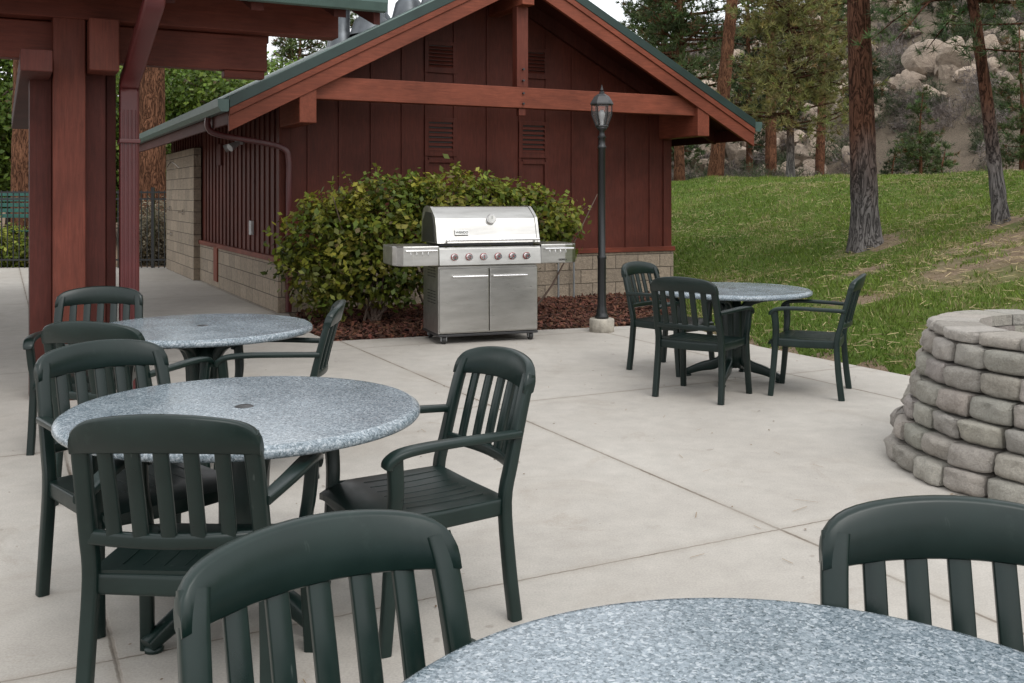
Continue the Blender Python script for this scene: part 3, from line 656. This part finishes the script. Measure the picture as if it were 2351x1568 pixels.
a=Acc(); extrude_x(a,[(.000,1.105),(.016,1.155),(.030,1.155),(.020,1.105)],-.36,-.215); a.obj('name_plate',m_white,G,.003)
def text(name,s,size,loc,rx,mat,parent):
    c=bpy.data.curves.new(name,'FONT'); c.body=s; c.size=size; c.extrude=.001; c.align_x='CENTER'; c.align_y='CENTER'
    o=bpy.data.objects.new(name,c); bpy.context.scene.collection.objects.link(o); o.parent=parent; o.location=loc; o.rotation_euler=(rx,0,0); c.materials.append(mat); return o
text('plate_lettering','WENDO',.034,(-.288,.004,1.130),math.radians(72),m_black,G)
text('table_lettering','SIERRA',.03,(.79,-.072,.835),math.radians(90),m_black,G)
def sidet(s):
    a=Acc(); P=[(s*.548,-.065),(s*.82,-.065),(s*.91,-.045),(s*.97,.01),(s*.99,.09),(s*.99,.52),(s*.548,.52)]
    if s<0: P=P[::-1]
    n=len(P); V=[(p[0],p[1],.80) for p in P]+[(p[0],p[1],1.0) for p in P]
    a.add(V,[tuple(range(n))[::-1],tuple(range(n,2*n))]+[(i,(i+1)%n,(i+1)%n+n,i+n) for i in range(n)])
    a.obj('side_table',m_inox,G,.01)
    a=Acc(); x0,x1=sorted((s*.58,s*.90)); cyl_x(a,x0,x1,-.10,.955,.009)
    for x in (x0+.02,x1-.06): cyl_y(a,x,-.10,-.06,.955,.007)
    for x in np.linspace(x0+.05,x1-.09,4): sweep(a,smoothpath([(x,-.1,.945),(x,-.112,.915),(x,-.1,.905)],3),(.006,.006),side=(1,0,0),n=6,p=2)
    a.obj('tool_rail',m_chrome,G)
sidet(-1); sidet(1)
boxes('side_vents',[(-hw-.003,-hw+.001,.12+(j*.11),.20+(j*.11),.40+i*.03+q*.27,.41+i*.03+q*.27) for i in range(5) for j in range(3) for q in (0,1)],m_black,G,0)
a=Acc();b=Acc()
for x in (-.47,.47):
    for y in (.05,.55):
        sweep(a,[(x-.018,y,.042),(x+.018,y,.042)],(.084,.084),side=(0,1,0),n=20,p=2)
        b.add(*boxg(x-.03,x-.021,y-.02,y+.02,.03,.076)); b.add(*boxg(x+.021,x+.03,y-.02,y+.02,.03,.076))
a.obj('caster_wheels',m_rubber,G); b.obj('caster_forks',m_steelg,G)
# ------------------------------------------------------------------ lamp post
Lp=empty('street_lamp',(.995,11.1,0))
a=Acc(); lathe(a,[(.001,-.05),(.138,-.05),(.138,.13),(.13,.145),(.001,.145)],28); a.obj('concrete_pier',simple('pier_concrete',(.36,.33,.28),.85,0,.3,12,60,.5,.01),Lp)
a=Acc(); lathe(a,[(.001,.145),(.075,.145),(.078,.17),(.062,.19),(.06,.22),(.052,.26),(.047,.30),(.047,.80),(.052,.81),(.052,.83),(.040,.85),(.038,2.02),(.048,2.03),(.048,2.05),(.038,2.06),(.036,2.14),(.05,2.15),(.03,2.18),(.03,2.22),(.055,2.24),(.06,2.26),(.001,2.265)],28)
a.obj('post',m_black,Lp)
a=Acc(); rb,rt=.066,.112
lathe(a,[(.06,2.255),(.075,2.27),(.07,2.285),(.001,2.286)],6,smooth=False)
lathe(a,[(.118,2.505),(.13,2.515),(.125,2.53),(.11,2.56),(.085,2.60),(.05,2.625),(.03,2.635),(.03,2.65),(.012,2.66),(.018,2.675),(.010,2.70),(.001,2.735)],6,smooth=False)
lathe(a,[(.001,2.504),(.118,2.505)],6,smooth=False)
for k in range(6):
    t=k*math.pi/3; sweep(a,[(rb*math.cos(t),rb*math.sin(t),2.285),(rt*.98*math.cos(t),rt*.98*math.sin(t),2.40),(rt*math.cos(t),rt*math.sin(t),2.505)],(.014,.014),n=6,p=3)
a.obj('lantern_frame',m_black,Lp)
mg,nt,bs=newmat('lantern_glass'); tr=N(nt,'ShaderNodeBsdfTransparent'); ms=N(nt,'ShaderNodeMixShader'); ms.inputs[0].default_value=.85
bs.inputs['Roughness'].default_value=.05; bs.inputs['Base Color'].default_value=(.4,.42,.42,1)
nt.links.new(bs.outputs[0],ms.inputs[1]); nt.links.new(tr.outputs[0],ms.inputs[2]); nt.links.new(ms.outputs[0],nt.nodes['Material Output'].inputs[0])
a=Acc(); lathe(a,[(rb-.004,2.287),(rt*.98-.005,2.40),(rt-.006,2.503)],6,smooth=False); a.obj('lantern_glass',mg,Lp)
a=Acc(); lathe(a,[(.02,2.287),(.02,2.34),(.03,2.37),(.035,2.41),(.02,2.45),(.001,2.46)],16); a.obj('bulb',m_gray,Lp)
# ------------------------------------------------------------------ stone fire ring
rng=np.random.default_rng(11)
a=Acc(); fc=(3.2,5.5); rows=6; rh=.120
for r in range(rows+1):
    cap=(r==rows); R=1.055-.037*r if not cap else .835; z0=r*rh; z1=z0+(rh if not cap else .068); nbk=27-r if not cap else 20
    for k in range(nbk):
        t0=(k+(.5 if r%2 else 0)+rng.uniform(-.05,.05))*2*math.pi/nbk; t1=t0+2*math.pi/nbk-.007/R
        nu,nv=13,9; V=[]; Rj=R+rng.normal(0,.011)
        us=np.sin(np.linspace(-1,1,nu)*math.pi/2); vs=np.sin(np.linspace(-1,1,nv)*math.pi/2)
        bz=rng.normal(size=(4,5)); ui=(us+1)*2; vi=(vs+1)*1.5
        tilt=rng.normal(0,.009); tv=rng.normal(0,.006)
        ch=rng.uniform(.06,.20,4) if not cap else np.full(4,.03)
        for j,v in enumerate(vs):
            for i,u in enumerate(us):
                bulge=(1-abs(u)**8)*(1-abs(v)**7)
                i0=min(int(ui[i]),3); j0=min(int(vi[j]),2); fu=ui[i]-i0; fv=vi[j]-j0
                bn_=(bz[j0,i0]*(1-fu)+bz[j0,i0+1]*fu)*(1-fv)+(bz[j0+1,i0]*(1-fu)+bz[j0+1,i0+1]*fu)*fv
                cidx=(0 if u<0 else 1)+(0 if v<0 else 2); vv=v*(1-ch[cidx]*abs(u)**4); uu=u*(1-.05*abs(v)**6)
                rad=Rj-.028+.030*bulge+.006*(1-u*u)*(1-v*v)+bn_*(.009 if not cap else .004)*(.3+.7*bulge)+rng.normal(0,.0025)+tilt*u+tv*v
                t=t0+(t1-t0)*(uu+1)/2; z=z0+(z1-z0)*(vv+1)/2+(-.003 if j==nv-1 else (.002 if j==0 else 0))
                V.append((rad*math.cos(t),rad*math.sin(t),z))
        Ri=.58
        V+= [(Ri*math.cos(t0),Ri*math.sin(t0),z0+.002),(Ri*math.cos(t1),Ri*math.sin(t1),z0+.002),(Ri*math.cos(t1),Ri*math.sin(t1),z1-.003),(Ri*math.cos(t0),Ri*math.sin(t0),z1-.003)]
        n0=nu*nv
        col=A([.44,.405,.36])*rng.uniform(.85,1.13)*(1+rng.normal(0,.015,3))
        if cap: col=col*1.08
        ids=np.arange(nv*nu).reshape(nv,nu); F=np.stack([ids[:-1,:-1],ids[:-1,1:],ids[1:,1:],ids[1:,:-1]],-1).reshape(-1,4)
        a.add(V,F,0,col,True)
        a.add(V,[tuple(ids[-1,:])+(n0+2,n0+3),tuple(ids[0,::-1])+(n0,n0+1),tuple(ids[::-1,0])+(n0,n0+3) ,tuple(ids[:,-1])+(n0+2,n0+1),(n0+1,n0,n0+3,n0+2)],0,col,False)
a.obj('stone_fire_ring',m_stone,loc=(fc[0],fc[1],0))
# ------------------------------------------------------------------ fence, bench
a=Acc(); f0,f1=A([-16,20.9]),A([-6.9,20.95]); nf=76
for i in range(nf):
    p=f0+(f1-f0)*i/(nf-1); w=.009 if i%14 else .03; a.add(*boxg(p[0]-w,p[0]+w,p[1]-w,p[1]+w,0,1.62 if w<.02 else 1.68))
for z in (.15,1.42,1.56): a.add(*boxg(f0[0],f1[0],20.90,20.94,z,z+.035))
a.obj('iron_fence',m_black)
bn=empty('park_bench',(-11.15,21.9,0),.05); m_bg=simple('bench_green',(.02,.10,.08),.45)
boxes('backrest',[(-.75,.75,.20,.235,z,z+.085) for z in (1.02,1.14,1.26,1.38,1.50)],m_bg,bn)
boxes('seat',[(-.75,.75,y,y+.08,.72,.75) for y in (-.25,-.15,-.05,.05)],m_bg,bn)
boxes('legs',[(s*.6-.03,s*.6+.03,y,y+.05,-.05,h) for s in (-1,1) for y,h in ((-.24,.72),(.236,1.6))],m_black,bn)
# ------------------------------------------------------------------ grass
rng=np.random.default_rng(21); n=640000
x=rng.uniform(1.9,15,n); y=rng.uniform(6,30,n); s=sdist(x,y); d=np.hypot(x,y)
vis=(x/y>.14)&(x/y<.62); k=(s>.02)&(s<11.5)&vis&(rng.random(n)<np.clip(1.35-d/22,.25,1))&(rng.random(n)>bare(x,y)*1.15)
x,y=x[k],y[k]; n=len(x); z=gz(x,y)
pat=.5+.5*np.sin(x*.9+np.sin(y*.8)*2)*np.sin(y*.7+x*.35); pat2=.5+.5*np.sin(x*3.1+np.sin(y*2.3)*1.7)*np.sin(y*2.7-x*1.1); p3=.5+.5*np.sin(x*8+np.sin(y*7)*1.5)*np.sin(y*7.5-x*3)
pat=pat*.35+.25*pat2+.2*p3+.2*rng.random(n)
g1,g2,g3=A([.055,.115,.014]),A([.195,.255,.042]),A([.36,.31,.15])
col=g1+(g2-g1)*pat[:,None]; st=rng.random(n)<(.06+.34*((np.sin(x*2.1+y)*np.sin(y*1.9)+.5*np.sin(x*5.3-y*4.1)+.3*np.sin(x*11+y*9))>.55)); col[st]=g3*rng.uniform(.6,1.2,(st.sum(),1))
col*=rng.uniform(.6,1.4,(n,1))
h=rng.uniform(.03,.07,n)*(.45+.6*pat2+.5*p3)*(1+.6*(rng.random(n)<.05)); an=rng.uniform(0,6.283,n); w=rng.uniform(.003,.006,n)*(1+d[k]/18)
P=np.stack([x,y,z-.005],-1); sd=np.stack([np.cos(an),np.sin(an),0*an],-1)*w[:,None]; tip=P+np.stack([rng.normal(0,.5,n)*h+.0,rng.normal(0,.5,n)*h,h],-1)
V=np.stack([P-sd,P+sd,tip],1).reshape(-1,3)
GA=Acc(); GA.add(V,np.arange(3*n).reshape(n,3),0,col)
m=22000; x=rng.uniform(2,13,m); y=rng.uniform(7,24,m); k=(sdist(x,y)>.1)&(x/y>.14)&(x/y<.6)&(rng.random(m)<.45+.55*(bare(x,y)>.1)+.3*np.sin(x*1.7+y)); x,y=x[k],y[k]; m=len(x)
z=gz(x,y)+rng.uniform(.02,.06,m); an=rng.uniform(0,6.28,m); l=rng.uniform(.05,.14,m); D=np.stack([np.cos(an)*l,np.sin(an)*l,rng.normal(0,.02,m)],-1); P=np.stack([x,y,z],-1)
sd=np.stack([-np.sin(an)*.003,np.cos(an)*.003,0*an+.002],-1)
V=np.stack([P-sd,P+sd,P+D+sd,P+D-sd],1).reshape(-1,3); GA.add(V,np.arange(4*m).reshape(m,4),0,A([.44,.35,.19])*rng.uniform(.6,1.2,(m,1)))
GA.obj('grass',m_grassb)
m=320; x=rng.uniform(-3,5,m); y=rng.uniform(2,10.5,m); cc=A([.14,.09,.05])*rng.uniform(.5,1.5,(m,1)); V,F,c=leafquads(np.stack([x,y,np.full(m,.006)],-1),rng.uniform(.004,.012,m),A([0,0,1])+rng.normal(0,.12,(m,3)),cc)
LT=Acc().add(V,F,0,c)
m=120; x=rng.uniform(-1,4,m); y=rng.uniform(3,10.5,m); an=rng.uniform(0,6.28,m); l=rng.uniform(.05,.12,m); P=np.stack([x,y,np.full(m,.006)],-1); D=np.stack([np.cos(an)*l,np.sin(an)*l,0*an],-1); sd=np.stack([-np.sin(an)*.0015,np.cos(an)*.0015,0*an],-1)
LT.add(np.stack([P-sd,P+sd,P+D+sd,P+D-sd],1).reshape(-1,3),np.arange(4*m).reshape(m,4),0,(.25,.17,.09)); LT.obj('leaf_litter',m_mulch)
# ------------------------------------------------------------------ trees right
def at(px,d): return ((px-1175.5)/2300*d,d)
DK=(.055,.08,.033); MD=(.09,.125,.045); YG=(.21,.20,.07)
x,y=at(1988,15); pine(x,y,15,.205,.62,3.2,40,MD,1,barkm=m_barkg,lean=(-.5,0),wig=.05)
x,y=at(2300,13.8); pine(x,y,8.0,.10,.34,2.1,80,(.075,.11,.04),2,lean=(-.9,.2),L=.17,w=.006,nn=24,dens=13,barkm=m_barkg,tuftjit=.16,full=.95,dz=-.25)
x,y=at(2400,13); pine(x,y,10,.12,.22,1.8,55,DK,12,L=.17,w=.006,nn=22,dens=12,barkm=m_barkg,dz=-.1)
x,y=at(1815,30); pine(x,y,8.2,.13,.20,1.9,160,YG,3,L=.22,w=.014,nn=14,dens=14,barkm=m_barkg,full=1.0,tuftjit=.2,top=.35)
x,y=at(1640,36); pine(x,y,22,.27,.35,3.4,80,MD,4,lean=(2.2,0),L=.3,w=.02,nn=12,dens=9,tuftjit=.16)
x,y=at(1560,40); pine(x,y,15,.22,.22,2.9,150,MD,5,L=.3,w=.022,nn=12,dens=10,tuftjit=.16)
x,y=at(1500,52); pine(x,y,12,.22,.15,3.2,140,MD,15,L=.34,w=.028,nn=12,dens=9,tuftjit=.17)
x,y=at(1770,41); pine(x,y,20,.24,.4,3.0,70,MD,6,L=.3,w=.022,dens=9,tuftjit=.16)
x,y=at(1880,44); pine(x,y,18,.22,.38,3.0,80,MD,7,lean=(.5,0),L=.3,w=.024,dens=9,tuftjit=.16)
x,y=at(1720,48); pine(x,y,12,.18,.2,2.4,100,DK,8,L=.3,w=.026,dens=9,tuftjit=.17)
x,y=at(2115,31); pine(x,y,3.1,.06,.05,.8,75,MD,9,L=.15,w=.013,nn=12,dens=18,tuftjit=.15)
x,y=at(2165,27); pine(x,y,1.2,.03,.05,.5,36,MD,10,L=.14,w=.012,nn=12,dens=22)
x,y=at(2050,36); pine(x,y,1.6,.05,.05,.6,40,DK,16,L=.16,w=.014,nn=12,dens=16)
x,y=at(2345,30); pine(x,y,5.0,.09,.05,1.2,90,MD,13,L=.2,w=.014,nn=12,dens=14)
rr=np.random.default_rng(90)
for i in range(12):
    x,y=at(rr.uniform(1700,2400),rr.uniform(50,85)); pine(x,y,rr.uniform(3,6),.1,.08,rr.uniform(.9,1.4),60,DK,200+i,L=.3,w=.03,nn=10,dens=9)
# trees left / behind building
x,y=at(350,25.5); pine(x,y,24,.36,.5,4,60,MD,30)
x,y=at(60,24.5); pine(x,y,24,.36,.5,4,60,MD,31)
x,y=at(98,23); pine(x,y,20,.13,.5,3,40,MD,32)
x,y=at(690,40); pine(x,y,8.2,.2,.1,3.0,150,(.09,.125,.04),33,L=.3,w=.022,dens=9,tuftjit=.17)
x,y=at(790,46); pine(x,y,10.0,.2,.1,2.4,120,MD,34,L=.3,w=.024,dens=9,tuftjit=.17)
x,y=at(930,50); pine(x,y,9.4,.2,.1,3,90,MD,35,L=.3,w=.024,dens=8)
def broad(px,d,h,ew,eh,n,cols,seed,sz=.09,name='broadleaf_tree'):
    x,y=at(px,d); z=float(gz(x,y)); a=Acc(); r=np.random.default_rng(seed)
    sweep(a,smoothpath([(0,0,-.1),(.1,0,h*.3),(-.05,.1,h*.6),(0,0,h*.85)],3),np.stack([np.linspace(.3,.06,10)]*2,-1),n=10,p=2,mat=0,caps=False)
    for i in range(7):
        t=r.uniform(.25,.6)*h; an=r.uniform(0,6.28); e=A([math.cos(an)*ew*.8,math.sin(an)*ew*.8,t+r.uniform(.1,.4)*h]); sweep(a,smoothpath([(0,0,t),e*A([.5,.5,1])-A([0,0,.3]),e],3),np.stack([np.linspace(.12,.03,7)]*2,-1),n=6,p=2,mat=0,caps=False)
    el=[(r.normal(0,ew*.45),r.normal(0,ew*.4),h*.5+r.uniform(-.5,.6)*eh,ew*r.uniform(.45,.7),ew*.6,eh*r.uniform(.3,.5)) for _ in range(9)]
    leafcloud(a,el,n,22,sz,cols,seed,clr=.3)
    a.obj(name,[m_twig,m_leaf],loc=(x,y,z))
GL=[(.14,.22,.03),(.10,.17,.026),(.18,.25,.04)]
broad(500,33,6.0,3.2,3.2,1300,GL,41); broad(400,36,7.0,3.0,4,1100,GL,42); broad(20,32,8,3.6,3.8,1200,GL,43); broad(-60,29,7,3,3.5,800,GL,44); broad(200,34,8,4,4.5,900,GL,45); broad(620,40,5.5,2.8,3,800,GL,46)
def shrub(px,d,w,h,n,cols,seed,sz,name):
    x,y=at(px,d); z=float(gz(x,y)); a=Acc(); leafcloud(a,[(0,0,h*.45,w,w,h*.55),(w*.5,0,h*.35,w*.6,w*.6,h*.4),(-w*.5,0,h*.35,w*.6,w*.6,h*.4)],n,20,sz,cols,seed,clr=.12)
    r=np.random.default_rng(seed)
    for i in range(8): sweep(a,[(0,0,-.05),(r.normal(0,w*.5),r.normal(0,w*.4),h*.7)],[(.03,.03),(.01,.01)],n=5,p=2,mat=0,caps=False)
    a.obj(name,[m_twig,m_leaf],loc=(x,y,z))
shrub(10,21.6,.7,.85,400,[(.16,.22,.025),(.26,.28,.04)],51,.05,'evergreen_shrub')
shrub(352,22.8,.5,1.45,260,[(.28,.24,.17),(.35,.30,.20),(.24,.21,.14)],52,.04,'dry_shrub')
a=Acc(); rng=np.random.default_rng(60)
el=[]
for i in range(46):
    px=rng.uniform(-500,1150); d=rng.uniform(50,72); x,y=at(px,d); hgt=rng.uniform(4.5,8.5); el.append((x,y,hgt*.5,rng.uniform(2,3.5),2.5,hgt*.55))
leafcloud(a,el,6500,14,.22,[(.07,.10,.04),(.09,.13,.04),(.13,.17,.05)],61,clr=.6)
a.obj('distant_trees',[m_twig,m_leaf])
# ------------------------------------------------------------------ hillside boulders & brush
rng=np.random.default_rng(70)
import bmesh
bm=bmesh.new(); bmesh.ops.create_icosphere(bm,subdivisions=3,radius=1); iv=A([v.co[:] for v in bm.verts]); iF=A([[v.index for v in f.verts] for f in bm.faces]); bm.free()
a=Acc(); cnt=0
cl=[(rng.uniform(.18,.56),rng.uniform(44,80)) for _ in range(30)]
while cnt<620:
    c=cl[rng.integers(0,30)]; d=c[1]+rng.normal(0,2.2); t=c[0]+rng.normal(0,.022); x=t*d; y=d
    if hillq(x,y)<-1 or d<40: continue
    s=rng.uniform(.25,.75)*(1.6 if rng.random()<.12 else 1)*d/65; V=iv.copy()
    for _ in range(14):
        nn_=rng.normal(size=3); nn_/=np.linalg.norm(nn_); dd=V@nn_; V=V-np.outer(np.maximum(dd-rng.uniform(.45,.78),0),nn_)
    V=V*A([rng.uniform(.8,1.3),rng.uniform(.8,1.2),rng.uniform(.8,1.4)])*s*1.25; an=rng.uniform(0,6.28); V=V@A([[math.cos(an),math.sin(an),0],[-math.sin(an),math.cos(an),0],[0,0,1]])
    a.add(V+A([x,y,float(gz(x,y))+s*.45]),iF,0,A([.50,.40,.315])*rng.uniform(.65,1.15),False); cnt+=1
a.obj('hillside_boulders',m_rock)
a=Acc()
for i in range(800):
    d=rng.uniform(38,105)**1.0; t=rng.uniform(.13,.62); x=t*d; 
    if hillq(x,d)<-8: continue
    s=rng.uniform(.5,1.25)*d/65; k=80; p=rng.normal(size=(k,3))*A([.5,.5,.4])*s+A([x,d,float(gz(x,d))+s*.4])
    c=[(.18,.15,.135),(.13,.115,.09),(.08,.10,.05),(.21,.18,.165),(.06,.08,.04)][rng.integers(0,5)]
    V,F,cc=tufts(p,np.tile(A([0,0,.8]),(k,1)),.42*s**.5,.018*d/60,6,A([c])*rng.uniform(.5,1.25,(k,1)),.9); a.add(V,F,0,cc)
a.obj('hillside_brush',m_needle)
# ------------------------------------------------------------------ camera, light, world
sc=bpy.context.scene
cam=bpy.data.cameras.new('camera'); co=bpy.data.objects.new('camera',cam); sc.collection.objects.link(co); sc.camera=co
co.location=(0,0,1.5); co.rotation_euler=(math.radians(90),0,0); cam.sensor_width=36; cam.lens=2300/2351*36; cam.shift_y=-(784-450)/2351; cam.clip_start=.05; cam.clip_end=1500
el_,az=math.radians(52),math.radians(150)
w=bpy.data.worlds.new('World'); sc.world=w; w.use_nodes=True; nt=w.node_tree; bg=nt.nodes['Background']
sky=nt.nodes.new('ShaderNodeTexSky'); sky.sky_type='NISHITA'; sky.sun_disc=False; sky.sun_elevation=el_; sky.sun_rotation=az; sky.dust_density=3; sky.air_density=1.2
hs=nt.nodes.new('ShaderNodeHueSaturation'); hs.inputs['Saturation'].default_value=.25
nt.links.new(sky.outputs[0],hs.inputs['Color'])
cv=nt.nodes.new('ShaderNodeTexCoord'); cn=nt.nodes.new('ShaderNodeTexNoise'); cn.inputs['Scale'].default_value=2.2; cn.inputs['Detail'].default_value=5; nt.links.new(cv.outputs['Generated'],cn.inputs['Vector'])
cr=nt.nodes.new('ShaderNodeValToRGB'); cr.color_ramp.elements[0].position=.3; cr.color_ramp.elements[0].color=(.76,.79,.83,1); cr.color_ramp.elements[1].position=.7; cr.color_ramp.elements[1].color=(1,1,1,1); nt.links.new(cn.outputs['Fac'],cr.inputs[0])
sc8=nt.nodes.new('ShaderNodeVectorMath'); sc8.operation='SCALE'; sc8.inputs['Scale'].default_value=13; nt.links.new(cr.outputs[0],sc8.inputs[0])
mx=nt.nodes.new('ShaderNodeMix'); mx.data_type='RGBA'; mx.inputs[0].default_value=.72; nt.links.new(hs.outputs[0],mx.inputs[6]); nt.links.new(sc8.outputs[0],mx.inputs[7])
nt.links.new(mx.outputs[2],bg.inputs[0]); bg.inputs[1].default_value=.15
sun=bpy.data.lights.new('sun','SUN'); so=bpy.data.objects.new('sun',sun); sc.collection.objects.link(so)
dirv=Vector((math.sin(az)*math.cos(el_),math.cos(az)*math.cos(el_),math.sin(el_)))
so.rotation_euler=dirv.to_track_quat('Z','Y').to_euler(); sun.energy=1.1; sun.angle=math.radians(28); sun.color=(1,.975,.94)
sc.view_settings.view_transform='Standard'; sc.view_settings.look='None'; sc.view_settings.exposure=0
